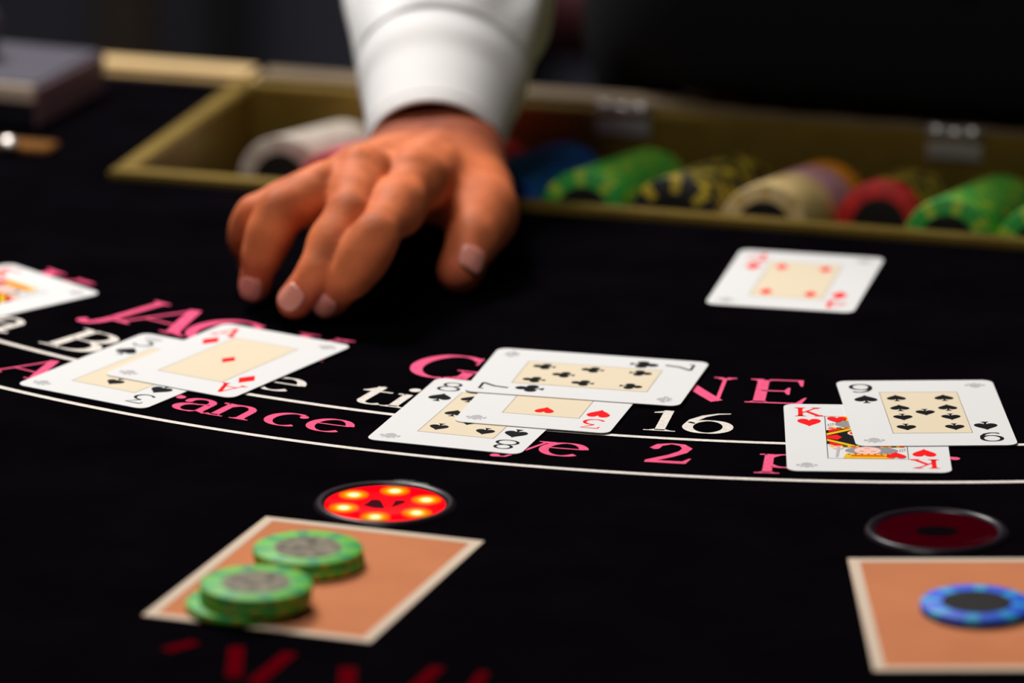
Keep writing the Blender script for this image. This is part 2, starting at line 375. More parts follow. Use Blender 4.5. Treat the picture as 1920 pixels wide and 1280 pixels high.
# tops of the red lettering that the lower frame edge cuts
def red_mark(pts, wd):
    polys_obj('printed_mark', stroke([to_tab(*p)[:2] for p in pts], w=wd), 0.0003, MT['red_print'], tab)
for pts, wd in (([(-.0955, 1.917), (-.0950, 1.886)], .0055), ([(-.0765, 1.911), (-.0880, 1.879)], .0055), ([(-.120, 1.913), (-.110, 1.922)], .005), ([(-.056, 1.896), (-.056, 1.866)], .006), ([(-.025, 1.897), (-.035, 1.868)], .005), ([(-.009, 1.892), (-.015, 1.866)], .004)):
    red_mark(pts, wd)

def betting_box(x, y, rot, wd, hd):
    b = newobj('betting_box', *prism([[(-wd / 2, -hd / 2), (wd / 2, -hd / 2), (wd / 2, hd / 2), (-wd / 2, hd / 2)]], 0, .0002), MT['tan_print'], tab)
    p = to_tab(x, y); b.location = (p[0], p[1], 0.0001); b.rotation_euler = (0, 0, rot - PHI)
    e = .0042; o = [(-wd / 2, -hd / 2), (wd / 2, -hd / 2), (wd / 2, hd / 2), (-wd / 2, hd / 2)]
    i = [(a * (1 - 2 * e / wd), c * (1 - 2 * e / hd)) for a, c in o]
    polys = [(o[k], o[(k + 1) % 4], i[(k + 1) % 4], i[k]) for k in range(4)]
    polys_obj('border', polys, .0003, MT['border_print'], b)
    return b
betting_box(-0.0702, 1.9928, R_(-19.0), 0.0862, 0.1203)
betting_box(0.1678, 1.9570, R_(1.1), 0.0875, 0.1225)

# ------------------------------------------------------------------ chip tray
tray = tag(empty('chip_tray', (CX, CY, TZ), PHI), 'brass chip tray sunk in the table behind the hand', 'tray')
RW = 0.011; ZT = 0.0035; ZB = -0.026; ZD = -0.056; TILT_T = R_(9.3)
g_ = .0004
def wallbox(name, x0, x1, y0, y1, z0, z1, m):
    return box(name, (x1 - x0, y1 - y0, z1 - z0), ((x0 + x1) / 2, (y0 + y1) / 2, (z0 + z1) / 2), m, tray, 0.0012)
wallbox('front_rim', -TU + g_, TU - g_, TF + g_, TF + RW, ZD, ZT, MT['brass'])
wallbox('back_wall', -TU + g_, TU - g_, TB - RW, TB - g_, ZD, ZT, MT['brass'])
wallbox('side_rim', -TU + g_, -TU + RW, TF + RW, TB - RW, ZD, ZT, MT['brass'])
wallbox('side_rim', TU - RW, TU - g_, TF + RW, TB - RW, ZD, ZT, MT['brass'])
def slope(y): return ZB - (y - TF - RW) * math.tan(TILT_T)
yf, yb = TF + RW, TB - RW
V = [(-TU + RW, yf, slope(yf)), (TU - RW, yf, slope(yf)), (TU - RW, yb, slope(yb)), (-TU + RW, yb, slope(yb))]
V += [(x, y, -.0565) for x, y, z in V]
newobj('tray_floor', V, [(0, 1, 2, 3), (7, 6, 5, 4), (0, 4, 5, 1), (1, 5, 6, 2), (2, 6, 7, 3), (3, 7, 4, 0)], MT['tray_floor'], tray)
U0, DU, CR, CT = -0.2336, 0.0417, 0.0200, 0.0033
for k in range(-1, 12):
    u = U0 + DU * (k + .5); q = .0006
    V = [(u + sx * q, y, slope(y) + h) for h in (-.001, .010) for sx, y in ((-1, yf), (1, yf), (1, yb), (-1, yb))]
    newobj('divider', V, [(3, 2, 1, 0), (4, 5, 6, 7), (0, 1, 5, 4), (1, 2, 6, 5), (2, 3, 7, 6), (3, 0, 4, 7)], MT['tray_floor'], tray)
def hinge(u):
    h = box('hinge', (0.026, 0.0012, 0.008), (u, TB - RW - 0.0006, ZT - 0.0068), MT['hinge'], tray, 0.0004)
    for s in (-1, 1):
        bm = cyl_bm(0.0028, 0.009, (0, 0, 0), 14, bev=.0006)
        bmesh.ops.rotate(bm, cent=(0, 0, 0), matrix=Matrix.Rotation(R_(90), 3, 'Y'), verts=bm.verts)
        bmesh.ops.translate(bm, vec=(u + s * 0.0085, TB - RW, ZT + 0.0024), verts=bm.verts)
        from_bm('knuckle', bm, MT['hinge'], h, True)
    bm = cyl_bm(0.0022, 0.009, (0, 0, 0), 14)
    bmesh.ops.rotate(bm, cent=(0, 0, 0), matrix=Matrix.Rotation(R_(90), 3, 'Y'), verts=bm.verts)
    bmesh.ops.translate(bm, vec=(u, TB - RW, ZT + 0.002), verts=bm.verts)
    from_bm('knuckle', bm, MT['hinge'], h, True)
HINGES = (-0.0895, 0.0705)
for hu in HINGES: hinge(hu)

# ------------------------------------------------------------------ chips
def chip_mesh(name, body, spot, inlay, spots=8, edge=None):
    n = 48; r = CR; t = CT; b = .0005
    prof = [(0.0001, 0), (r * .62, 0), (r * .64, .0001), (r - b, 0), (r, b), (r, t - b), (r - b, t), (r * .64, t - .0001), (r * .62, t), (0.0001, t)]
    V, Fc = lathe(prof, n)
    m = len(prof); fm = []
    for i in range(n):
        sp = (i * spots // n != (i * spots + spots // 2) // n) if False else ((i % (n // spots)) < 2)
        for k in range(m - 1):
            if k in (0, m - 2): fm.append(2)
            elif k in (1, m - 3): fm.append(0)
            elif k == 4 and edge: fm.append(3 if (i % 4 < 1 or i % 16 in (6, 9)) else 0)
            else: fm.append(1 if sp else 0)
    me = bpy.data.meshes.new(name); me.from_pydata(V, [], Fc)
    for x in (body, spot, inlay) + ((edge,) if edge else ()): me.materials.append(x)
    me.polygons.foreach_set('material_index', fm); me.polygons.foreach_set('use_smooth', [True] * len(me.polygons))
    me.update(); return me
def cm(n, c, rough=.6): return mat(n, s2l(c), rough, noise=.12, nscale=150)
INK = mat('black_inlay', (.006, .006, .006), .4)
FOIL = mat('foil_inlay', s2l((112, 104, 86)), .35, metal=.25, noise=.9, nscale=260)
C_ = {
 'green': chip_mesh('casino_chip', cm('chip_green', (40, 158, 52)), cm('chip_lime', (150, 186, 40)), INK),
 'grey': chip_mesh('casino_chip', cm('chip_grey', (172, 160, 146)), cm('chip_pale', (182, 172, 160)), INK),
 'crimson': chip_mesh('casino_chip', cm('chip_crimson', (205, 30, 66)), cm('chip_rose', (225, 50, 90)), INK),
 'red': chip_mesh('casino_chip', cm('chip_red', (190, 16, 12)), cm('chip_scarlet', (210, 24, 18)), INK),
 'blue': chip_mesh('casino_chip', cm('chip_blue', (8, 86, 190)), cm('chip_sky', (20, 130, 205)), INK),
 'black': chip_mesh('casino_chip', cm('chip_black', (12, 12, 10)), cm('chip_yellow', (190, 165, 20)), INK),
 'beige': chip_mesh('casino_chip', cm('chip_beige', (214, 186, 128)), cm('chip_sand', (196, 164, 96)), INK),
 'pink': chip_mesh('casino_chip', cm('chip_pink', (206, 150, 160)), cm('chip_blush', (198, 140, 152)), INK),
 'orange': chip_mesh('casino_chip', cm('chip_orange', (240, 150, 20)), cm('chip_amber', (226, 130, 14)), INK),
}
VF = TF + RW + 0.0085
def column(k, runs, setback=0.0):
    d = setback; u = U0 + DU * k
    c0 = Vector((0, VF, ZB + CR + .0012)); ax = Vector((0, math.cos(TILT_T), -math.sin(TILT_T)))
    for color, n, lab, first in runs:
        for i in range(n):
            o = bpy.data.objects.new('casino_chip', C_[color]); COL.objects.link(o)
            c = c0 + ax * d; p = T(u + random.uniform(-.0003, .0003), c.y, c.z)
            o.matrix_world = Matrix.Translation(p) @ Matrix.Rotation(PHI, 4, 'Z') @ Matrix.Rotation(R_(-90) - TILT_T, 4, 'X') @ Matrix.Rotation(random.uniform(0, 6.28), 4, 'Z')
            if i == 0: tag(o, first, 'chip', 'casino chips lying in the tray')
            else: tag(o, lab, 'chip', lab)
            d += CT
column(0.22, [('grey', 30, 'pale grey chip in the leftmost tray column, left of the hand', 'front grey chip showing its black centre, leftmost in the tray')], .047)
column(1.2, [('crimson', 34, 'crimson chip in the tray column just behind the knuckles', 'front crimson chip of the column behind the knuckles')], .006)
column(2.18, [('red', 16, 'red chip in the tray column behind the wrist, left of the blue column', 'front red chip of the column hidden behind the wrist')], .072)
column(3.02, [('blue', 37, 'blue chip in the tray column right of the wrist', 'front blue chip with dark centre beside the wrist')])
column(4, [('green', 37, 'green chip in the tray column between the blue and black columns', 'front green chip with dark centre, right of the blue column')])
column(5, [('black', 37, 'black chip with yellow spots right of the first green column', 'front black chip between the green and beige front chips')])
column(6, [('beige', 18, 'beige chip in the front of the mixed tray column', 'front beige chip with a dark centre in the tray'), ('pink', 12, 'pale pink chip in the middle of the mixed tray column', 'first pink chip behind the beige chips'), ('orange', 8, 'orange chip at the back of the mixed tray column', 'first orange chip behind the pink chips')])
column(7, [('red', 4, 'bright red chip in front of black chips, right of the beige chips', 'bright red ring-faced chip with a large black centre'), ('black', 18, 'black chip with yellow spots behind the bright red chips', 'first black chip behind the bright red chips')], .050)
column(8, [('green', 37, 'green chip in the column right of the bright red chips', 'front green chip right of the bright red chip')])
column(9, [('green', 9, 'green chip in the rightmost tray column at the photo edge', 'front green chip cut off by the right photo edge')])

def table_chip(x, y, z, color, inlay, label, rot, tilt=0):
    e = tag(empty('casino_chip', (x, y, TZ + z)), label, 'chip'); e.rotation_euler = (tilt, 0, rot)
    o = bpy.data.objects.new('chip_body', C_[color]); COL.objects.link(o); o.parent = e
    from_bm('inlay', cyl_bm(CR * .61, .0002, (0, 0, CT + .0001), 40), inlay, e)
C_['green_t'] = chip_mesh('chip_body', cm('chip_bright_green', (84, 172, 46)), cm('chip_bright_teal', (8, 142, 74)), FOIL, 8, cm('chip_edge_yellow', (176, 168, 34)))
C_['blue_t'] = chip_mesh('chip_body', cm('chip_bright_blue', (4, 84, 214)), cm('chip_bright_sky', (10, 150, 205)), INK, 8)
zc = .0004
table_chip(-.0955, 1.9570, zc, 'green_t', FOIL, 'bottom green chip of the front stack, sticking out to the left', .4)
table_chip(-.0906, 1.9573, zc + CT, 'green_t', FOIL, 'middle green chip of the front stack on the tan box', 1.0)
table_chip(-.0904, 1.9577, zc + 2 * CT, 'green_t', FOIL, 'top green chip of the taller front stack on the tan box', .1)
table_chip(-.0732, 2.0065, zc, 'green_t', FOIL, 'lower green chip of the rear stack nearest the lit red button', 2.2)
table_chip(-.0738, 2.0075, zc + CT, 'green_t', FOIL, 'upper green chip of the rear stack nearest the lit red button', .8)
table_chip(.1655, 1.9590, zc, 'blue_t', INK, 'single blue chip with black centre on the right tan box', .5)

# ------------------------------------------------------------------ sensor lights
def led_mat():
    m = bpy.data.materials.new('led_glow'); m.use_nodes = True; nt = m.node_tree; nt.nodes.clear()
    out = nt.nodes.new('ShaderNodeOutputMaterial'); em = nt.nodes.new('ShaderNodeEmission')
    tc = nt.nodes.new('ShaderNodeTexCoord'); ln = nt.nodes.new('ShaderNodeVectorMath'); ln.operation = 'LENGTH'
    mr = nt.nodes.new('ShaderNodeMath'); mr.operation = 'DIVIDE'; mr.inputs[1].default_value = .0058
    r = nt.nodes.new('ShaderNodeValToRGB'); cr = r.color_ramp
    cr.elements[0].position = 0; cr.elements[0].color = (1.6, 1.5, 1.0, 1)
    cr.elements[1].position = 1; cr.elements[1].color = (1.0, .02, .0, 1)
    for p, c in ((.24, (1.6, 1.45, .8, 1)), (.42, (1.2, .75, .03, 1)), (.62, (1.0, .32, 0, 1)), (.90, (1.0, .16, 0, 1))):
        e = cr.elements.new(p); e.color = c
    nt.links.new(tc.outputs['Object'], ln.inputs[0]); nt.links.new(ln.outputs['Value'], mr.inputs[0])
    nt.links.new(mr.outputs[0], r.inputs['Fac']); nt.links.new(r.outputs['Color'], em.inputs['Color'])
    nt.links.new(em.outputs[0], out.inputs['Surface']); return m
def lens_mat():
    m = bpy.data.materials.new('clear_lens'); m.use_nodes = True; nt = m.node_tree; nt.nodes.clear()
    out = nt.nodes.new('ShaderNodeOutputMaterial'); mx = nt.nodes.new('ShaderNodeMixShader')
    tr = nt.nodes.new('ShaderNodeBsdfTransparent'); gl = nt.nodes.new('ShaderNodeBsdfGlossy'); gl.inputs['Roughness'].default_value = .06
    fr = nt.nodes.new('ShaderNodeFresnel'); fr.inputs['IOR'].default_value = 1.09
    mm = nt.nodes.new('ShaderNodeMath'); mm.operation = 'MULTIPLY'; mm.inputs[1].default_value = .35; nt.links.new(fr.outputs[0], mm.inputs[0]); nt.links.new(mm.outputs[0], mx.inputs[0]); nt.links.new(tr.outputs[0], mx.inputs[1]); nt.links.new(gl.outputs[0], mx.inputs[2])
    nt.links.new(mx.outputs[0], out.inputs['Surface']); return m
M_led = led_mat(); M_lens = lens_mat()
M_lit = mat('lit_red', (1.0, 0.0, 0.004), .6, emit=1.0, spec=0)
M_unlit = mat('unlit_red', s2l((52, 0, 8)), .6, spec=0)
M_bez = mat('bezel_black', (.012, .008, .012), .3, spec=.15)
M_logo = mat('dark_red_logo', (.04, 0, .006), .6, spec=0)
M_logo2 = mat('black_logo', (.004, .002, .003), .6, spec=0)
def sensor(x, y, lit, label):
    e = tag(empty('sensor_light', (x, y, TZ)), label, 'light', )
    R = .0268
    prof = [(R, 0.0003), (R - .0008, .0016), (R - .0022, .0020), (R - .0036, .0014), (R - .0044, .0004)]
    V, Fc = lathe(prof, 64); newobj('bezel', V, Fc, M_bez, e, True)
    from_bm('lit_disc' if lit else 'red_disc', cyl_bm(R - .0040, .0004, (0, 0, .0004), 56), M_lit if lit else M_unlit, e)
    if lit:
        for k in range(6):
            a = R_(18 + 60 * k)
            o = from_bm('led', cyl_bm(.0058, .00012, (0, 0, 0), 28), M_led, e); o.location = (.0162 * math.cos(a), .0162 * math.sin(a), .00072)
    # worn emblem in the middle
    m = M_logo if lit else M_logo2
    lg = [[(-.0090, -.0020), (-.0040, -.0058), (.0004, -.0064), (-.0012, .0030), (-.0026, .0062), (-.0056, .0056), (-.0062, .0030)], [(.0010, -.0058), (.0044, -.0030), (.0086, .0024), (.0066, .0052), (.0034, .0048), (.0030, .0006)]]
    polys_obj('emblem', lg if lit else [[(.008 * math.cos(t), .006 * math.sin(t)) for t in np.linspace(0, 6.28, 17)[:-1]]], .00075, m, e)
    # shallow domed lens
    prof = [(.0001, .0012)] + [((R - .0032) * q, .0012 + .0019 * q ** 5) for q in (.25, .45, .6, .7, .8, .87, .93, 1.0)]
    V, Fc = lathe(prof[::-1], 56); newobj('lens', V, Fc, M_lens, e, True)
sensor(-.0473, 2.0785, True, 'lit red table button with six glowing yellow lamps')
sensor(.1576, 2.0490, False, 'unlit dark red table button above the right tan box')

# ------------------------------------------------------------------ playing cards
CW, CH = .063, .088
def rrect(wd, hd, r, n=6):
    P = []
    for cx, cy, a in ((wd / 2 - r, hd / 2 - r, 0), (-wd / 2 + r, hd / 2 - r, 90), (-wd / 2 + r, -hd / 2 + r, 180), (wd / 2 - r, -hd / 2 + r, 270)):
        for t in np.linspace(a, a + 90, n): P.append((cx + r * math.cos(R_(t)), cy + r * math.sin(R_(t))))
    return P
def suit_polys(s, sz=1.0):
    """unit-high suit sign centred on the origin"""
    if s == 'd': return [[(0, .5), (-.36, 0), (0, -.5), (.36, 0)]]
    def heart(inv=False):
        t = np.linspace(0, 2 * math.pi, 41)[:-1]
        x = .028 * 16 * np.sin(t) ** 3; y = .030 * (13 * np.cos(t) - 5 * np.cos(2 * t) - 2 * np.cos(3 * t) - np.cos(4 * t)) + .07
        return [(a, -b if inv else b) for a, b in zip(x, y)]
    stem = [(-.16, -.5), (.16, -.5), (.05, -.34), (.03, -.1), (-.03, -.1), (-.05, -.34)]
    if s == 'h': return [heart()]
    if s == 's': return [[(a * 1.0, b * .86 + .06) for a, b in heart(True)], stem]
    if s == 'c':
        c = []
        for cx, cy in ((0, .27), (-.24, -.08), (.24, -.08)):
            c.append([(cx + .215 * math.cos(q), cy + .215 * math.sin(q)) for q in np.linspace(0, 2 * math.pi, 21)[:-1]])
        return c + [stem, [(-.1, -.1), (.1, -.1), (.1, .15), (-.1, .15)]]
CREST = [[(-.5, .5), (-.25, .3), (0, .55), (.25, .3), (.5, .5), (.4, .12), (-.4, .12)], [(-.45, .05), (.45, .05), (.35, -.35), (0, -.55), (-.35, -.35)], [(-.75, .1), (-.5, .2), (-.45, -.1), (-.7, -.2)], [(.75, .1), (.5, .2), (.45, -.1), (.7, -.2)]]
def place(polys, x, y, sx, sy, inv=False):
    k = -1 if inv else 1
    return [[(x + k * a * sx, y + k * b * sy) for a, b in p] for p in polys]
def frame(x0, y0, x1, y1, t):
    o = [(x0, y0), (x1, y0), (x1, y1), (x0, y1)]; i = [(x0 + t, y0 + t), (x1 - t, y0 + t), (x1 - t, y1 - t), (x0 + t, y1 - t)]
    return [(o[k], o[(k + 1) % 4], i[(k + 1) % 4], i[k]) for k in range(4)]
PW, PH = .0313, .0555
PIPS = {'A': [(0, 0)], '3': [(0, -1), (0, 0), (0, 1)], '4': [(-1, -1), (1, -1), (-1, 1), (1, 1)],
        '7': [(-1, -1), (1, -1), (-1, 0), (1, 0), (-1, 1), (1, 1), (0, .5)],
        '8': [(-1, -1), (1, -1), (-1, 0), (1, 0), (-1, 1), (1, 1), (0, .5), (0, -.5)],
        '9': [(-1, 1), (1, 1), (-1, .33), (1, .33), (-1, -.33), (1, -.33), (-1, -1), (1, -1), (0, -.012)]}
def court(card, z, half_red):
    L = {}
    def add(m, *pl): L.setdefault(m, []).extend(pl)
    # one half of the figure in panel units (x -.5 .. .5, y 0 .. .5), turned half round for the other
    H = []
    def a(m, *pts): H.append((m, list(pts)))
    def el(cx, cy, rx, ry, n=20): return [(cx + rx * math.cos(t), cy + ry * math.sin(t)) for t in np.linspace(0, 2 * math.pi, n + 1)[:-1]]
    a('card_black', (-.49, .0), (.49, .0), (.49, .16), (.30, .24), (-.30, .24), (-.49, .16))
    a('card_yellow', (-.49, .04), (-.49, .09), (-.20, .21), (-.14, .19)); a('card_yellow', (.49, .04), (.49, .09), (.20, .21), (.14, .19))
    a('card_red', (-.49, .0), (-.30, .0), (-.36, .06), (-.49, .03)); a('card_red', (.49, .0), (.30, .0), (.36, .06), (.49, .03))
    a('card_red', (-.46, .12), (-.30, .18), (-.34, .22), (-.47, .17)); a('card_red', (.46, .12), (.30, .18), (.34, .22), (.47, .17))
    H.append(('card_skin', el(-.06, .10, .17, .075))); H.append(('card_red', el(-.06, .10, .14, .060))); H.append(('card_yellow', el(-.06, .10, .10, .044))); H.append(('card_red', el(-.06, .10, .05, .022)))
    a('card_yellow', (-.48, .20), (.48, .20), (.44, .235), (-.44, .235))
    for i in range(9): a('card_black' if i % 2 else 'card_red', (-.46 + i * .1, .205), (-.40 + i * .1, .205), (-.40 + i * .1, .228), (-.46 + i * .1, .228))
    H.append(('card_hair', el(-.05, .31, .33, .085))); H.append(('card_skin', el(.0, .31, .165, .085)))
    a('card_black', (-.10, .325), (-.04, .325), (-.04, .333), (-.10, .333)); a('card_black', (.04, .325), (.10, .325), (.10, .333), (.04, .333))
    a('card_red', (-.04, .262), (.04, .262), (.04, .270), (-.04, .270))
    a('card_yellow', (-.27, .385), (.27, .385), (.31, .497), (-.31, .497)); a('card_red', (-.20, .42), (.20, .42), (.22, .45), (-.22, .45))
    for i in range(7): a('card_black', (-.26 + i * .08, .39), (-.235 + i * .08, .39), (-.235 + i * .08, .41), (-.26 + i * .08, .41))
    H.append(('card_skin', el(.36, .25, .07, .035))); a('card_grey', (.33, .22), (.37, .22), (.40, .46), (.37, .46))
    for i in range(6): a('card_black', (-.47 + .03 * (i % 3), .26 + .012 * i), (-.45 + .03 * (i % 3), .26 + .012 * i), (-.45 + .03 * (i % 3), .268 + .012 * i), (-.47 + .03 * (i % 3), .268 + .012 * i))
    by = {}
    lay = 0
    for m, pts in H:
        lay += 1
        for k in (1, -1):
            by.setdefault(m, []).append(([(k * x * PW, k * y * PH) for x, y in pts], lay))
    V = []; Fc = []; fm = []; names = list(by)
    for mi, m in enumerate(names):
        for pts, l in by[m]:
            s = sum(pts[k][0] * pts[(k + 1) % len(pts)][1] - pts[(k + 1) % len(pts)][0] * pts[k][1] for k in range(len(pts)))
            if s < 0: pts = pts[::-1]
            b = len(V); V += [(p[0], p[1], z + .000003 * l) for p in pts]; Fc.append(tuple(range(b, b + len(pts)))); fm.append(mi)
    newobj('court_figure', V, Fc, [MT[m] for m in names], card, fm=fm)
def card(rank, suit, x, y, z, rot, label, bend=0.0, tilt=(0, 0)):
    outline = rrect(CW, CH, .0042)
    t = .0003
    c = newobj('playing_card', *prism([outline], 0, t), MT['card'])
    tag(c, label, 'card', 'playing cards dealt face up on the felt')
    c.location = (x, y, TZ + z); c.rotation_euler = (tilt[0], tilt[1], rot)
    ink = MT['card_red'] if suit in 'hd' else MT['card_black']
    z1 = t + .00003
    if rank == 'K':
        polys_obj('panel_outline', frame(-PW / 2, -PH / 2, PW / 2, PH / 2, .0003), z1, MT['card_black'], c)
        court(c, z1, suit)
        for k in (1, -1): polys_obj('pip', place(suit_polys(suit), -k * .0108, k * .0228, .0088, .0094, k < 0), z1 + .00012, ink, c)
    else:
        polys_obj('face_panel', [[(-PW / 2, -PH / 2), (PW / 2, -PH / 2), (PW / 2, PH / 2), (-PW / 2, PH / 2)]], z1, MT['card_cream'], c)
        polys_obj('panel_outline', frame(-PW / 2, -PH / 2, PW / 2, PH / 2, .00022), z1 + .00001, mat('outline_ink', s2l((90, 84, 76)), .5) if 'outline_ink' not in bpy.data.materials else bpy.data.materials['outline_ink'], c)
        for px, py in PIPS[rank]:
            hx, hy = (.0095, .0200)
            polys_obj('pip', place(suit_polys(suit), px * hx, py * hy, .0086, .0094, py < -.01), z1 + .00003, ink, c)
    for k in (1, -1):
        inv = k < 0
        gl = [[((a - .41), (b - .5)) for a, b in p] for p in glyph(rank + '.')]
        polys_obj('rank_index', place(gl, -k * .0222, k * .0333, .0122, .0118, inv), z1, ink, c)
        polys_obj('suit_index', place(suit_polys(suit), -k * .0218, k * .0190, .0104, .0118, inv), z1, ink, c)
        polys_obj('corner_crest', place(CREST, k * .0238, k * .0366, .0056, .0062, inv), z1, MT['card_grey'], c)
    return c
z0 = .0005; dz = .00042
card('K', 'h', .1381, 2.1652, z0, -.0273, 'king of hearts lying under the nine of spades at right')
card('9', 's', .1633, 2.1979, z0 + dz, .0404, 'nine of spades lying on top of the king of hearts')
card('8', 's', -.0134, 2.1926, z0, -.3112, 'eight of spades, lowest of the three cards in the middle')
card('3', 'h', .0182, 2.2181, z0 + dz, -.2492, 'three of hearts between the eight of spades and seven of clubs')
card('7', 'c', .0304, 2.2439, z0 + 2 * dz, -.2276 + math.pi / 2, 'seven of clubs turned sideways on top of the three of hearts')
card('3', 's', -.1486, 2.2528, z0, -.5628, 'three of spades lying partly under the ace of diamonds')
card('A', 'd', -.1151, 2.2667, z0 + dz, -.5498, 'ace of diamonds with one small red diamond in its centre')
card('4', 'd', .1211, 2.3915, z0, -.2119, 'four of diamonds alone on the felt below the chip tray')
a_ = R_(-47.5); tr = Vector((-.1735, 2.3665)); cc = tr - Vector((math.cos(a_) * CW / 2 - math.sin(a_) * CH / 2, math.sin(a_) * CW / 2 + math.cos(a_) * CH / 2))
card('K', 'd', cc.x, cc.y, z0, a_, 'court card cut off by the left edge of the photo')

# ------------------------------------------------------------------ card shoe and brass plate at the far left
sh = tag(empty('card_shoe', T(-.386, -.112, .0008), PHI - R_(4.5)), 'low grey card shoe with a silver front edge at the far left', 'card shoe')
sw, sd = .080, .078
box('shoe_base', (sw, sd, .0115), (0, 0, .00575), MT['plastic_dark'], sh, .001)
box('front_edge', (sw + .001, .004, .0085), (0, -sd / 2 + .001, .0158), MT['satin'], sh, .001)
box('top_cover', (sw, sd - .005, .0085), (0, .0025, .0158), MT['plastic_grey'], sh, .001)
box('side_panel', (.002, sd - .002, .0185), (sw / 2 + .001, 0, .0095), MT['plastic_brown'], sh, .0005)
bm = cyl_bm(.014, .045, (0, 0, 0), 32, bev=.003)
bmesh.ops.rotate(bm, cent=(0, 0, 0), matrix=Matrix.Rotation(R_(90), 3, 'Y'), verts=bm.verts)
bmesh.ops.translate(bm, vec=(-.0245, .005, .033), verts=bm.verts)
from_bm('roller_weight', bm, MT['plastic_grey'], sh, True)

bp = tag(empty('money_slot_plate', (-.2365, 2.6150, TZ), PHI), 'small brass plate with a shiny round knob at the left edge', 'plate')
box('plate', (.050, .018, .003), (0, 0, .0017), MT['gold'], bp, .001)
bm = bmesh.new(); bmesh.ops.create_uvsphere(bm, u_segments=24, v_segments=14, radius=.0048)
bmesh.ops.scale(bm, vec=(1, 1, .8), verts=bm.verts); bmesh.ops.translate(bm, vec=(0.006, -.008, .0042), verts=bm.verts)
from_bm('knob', bm, MT['silver'], bp, True)
from_bm('knob_base', cyl_bm(.0030, .002, (.006, -.008, .0030), 20), MT['gold'], bp)

# ------------------------------------------------------------------ ceiling lamp fittings
def lamp(x, y, s, label):
    e = tag(empty('ceiling_lamp', (x, y, ZC)), label, 'lamp')
    box('housing', (s, s, .05), (0, 0, -.025), M_black, e, .005)
    box('cord', (.012, .012, .01), (0, 0, -.055), M_black, e)
lamp(-.48, 3.25, .5, 'dark ceiling lamp housing over the card table')
lamp(-.40, 1.60, .5, 'dark ceiling housing added above the front fill light')  # unseen fitting added to go with the front fill

# ------------------------------------------------------------------ the dealer
import openvdb
def pix(px, py, z):
    d = fw + r2 * ((px - 960) / F_PX) + u2 * ((640 - py) / F_PX)
    t = (z - CAM_H) / d.z
    p = Vector((0, 0, CAM_H)) + d * t
    return np.array([p.x, p.y, p.z])
def cap(P, a, b, ra, rb):
    a = np.asarray(a, float); b = np.asarray(b, float); ab = b - a; q = P - a
    t = np.clip((q @ ab) / max(ab @ ab, 1e-12), 0, 1)
    return np.sqrt(((q - t[..., None] * ab) ** 2).sum(-1)) - (ra + (rb - ra) * t)
def sph(P, c, r): return np.sqrt(((P - np.asarray(c)) ** 2).sum(-1)) - r
def ell(P, c, r):
    q = (P - np.asarray(c)) / np.asarray(r); k = np.sqrt((q ** 2).sum(-1)); return (k - 1) * min(r)
def smin(a, b, k):
    h = np.clip(.5 + .5 * (b - a) / k, 0, 1); return b + (a - b) * h - k * h * (1 - h)
def smins(L, k):
    d = L[0]
    for x in L[1:]: d = smin(d, x, k)
    return d
def grid_mesh(f, lo, hi, vox):
    lo = np.array(lo); hi = np.array(hi); n = np.ceil((hi - lo) / vox).astype(int) + 1
    ax = [lo[i] + np.arange(n[i]) * vox for i in range(3)]
    D = np.empty(n, np.float32)
    step = 24
    for i in range(0, n[0], step):
        G = np.stack(np.meshgrid(ax[0][i:i + step], ax[1], ax[2], indexing='ij'), -1)
        D[i:i + step] = f(G)
    D[0], D[-1], D[:, 0], D[:, -1], D[:, :, 0], D[:, :, -1] = (np.maximum(x, vox * .5) for x in (D[0], D[-1], D[:, 0], D[:, -1], D[:, :, 0], D[:, :, -1]))
    g = openvdb.FloatGrid(); g.background = 1.0; g.copyFromArray(D)
    pts, quads = g.convertToQuads(0.0)
    return pts * vox + lo, quads[:, ::-1]

# joints of the right hand (table-relative)
J = {
 'I': [pix(778, 338, .0462), pix(706, 440, .0385), pix(655, 518, .0215), pix(620, 561, .0098)],
 'M': [pix(678, 332, .0495), pix(654, 400, .0425), pix(598, 510, .0220), pix(553, 564, .0100)],
 'R': [pix(610, 362, .0445), pix(522, 390, .0425), pix(490, 480, .0230), pix(478, 534, .0098)],
 'P': [pix(586, 368, .0370), pix(480, 400, .0335), pix(464, 450, .0190), pix(472, 490, .0085)],
 'T': [pix(868, 334, .0270), pix(906, 396, .0260), pix(886, 450, .0200), pix(862, 508, .0105)],
}
RAD = {'I': [.0112, .0093, .0084, .0076], 'M': [.0112, .0094, .0084, .0076], 'R': [.0098, .0083, .0075, .0070], 'P': [.0090, .0078, .0070, .0062], 'T': [.0145, .0122, .0106, .0098]}
WR = pix(808, 304, .0300)
FA_DIR = np.array([.055, .885, .46]); FA_DIR /= np.linalg.norm(FA_DIR)
LAT = np.array([.97, -.22, .05]); LAT = LAT - FA_DIR * (LAT @ FA_DIR); LAT /= np.linalg.norm(LAT)
DOR = np.cross(FA_DIR, LAT); DOR = DOR if DOR[2] > 0 else -DOR
for k in 'IMRPT': print(k, [round(float(np.linalg.norm(J[k][i + 1] - J[k][i]) * 1000), 1) for i in range(3)])
print('palm', [round(float(np.linalg.norm(J[k][0] - WR) * 1000)) for k in 'IMRP'])
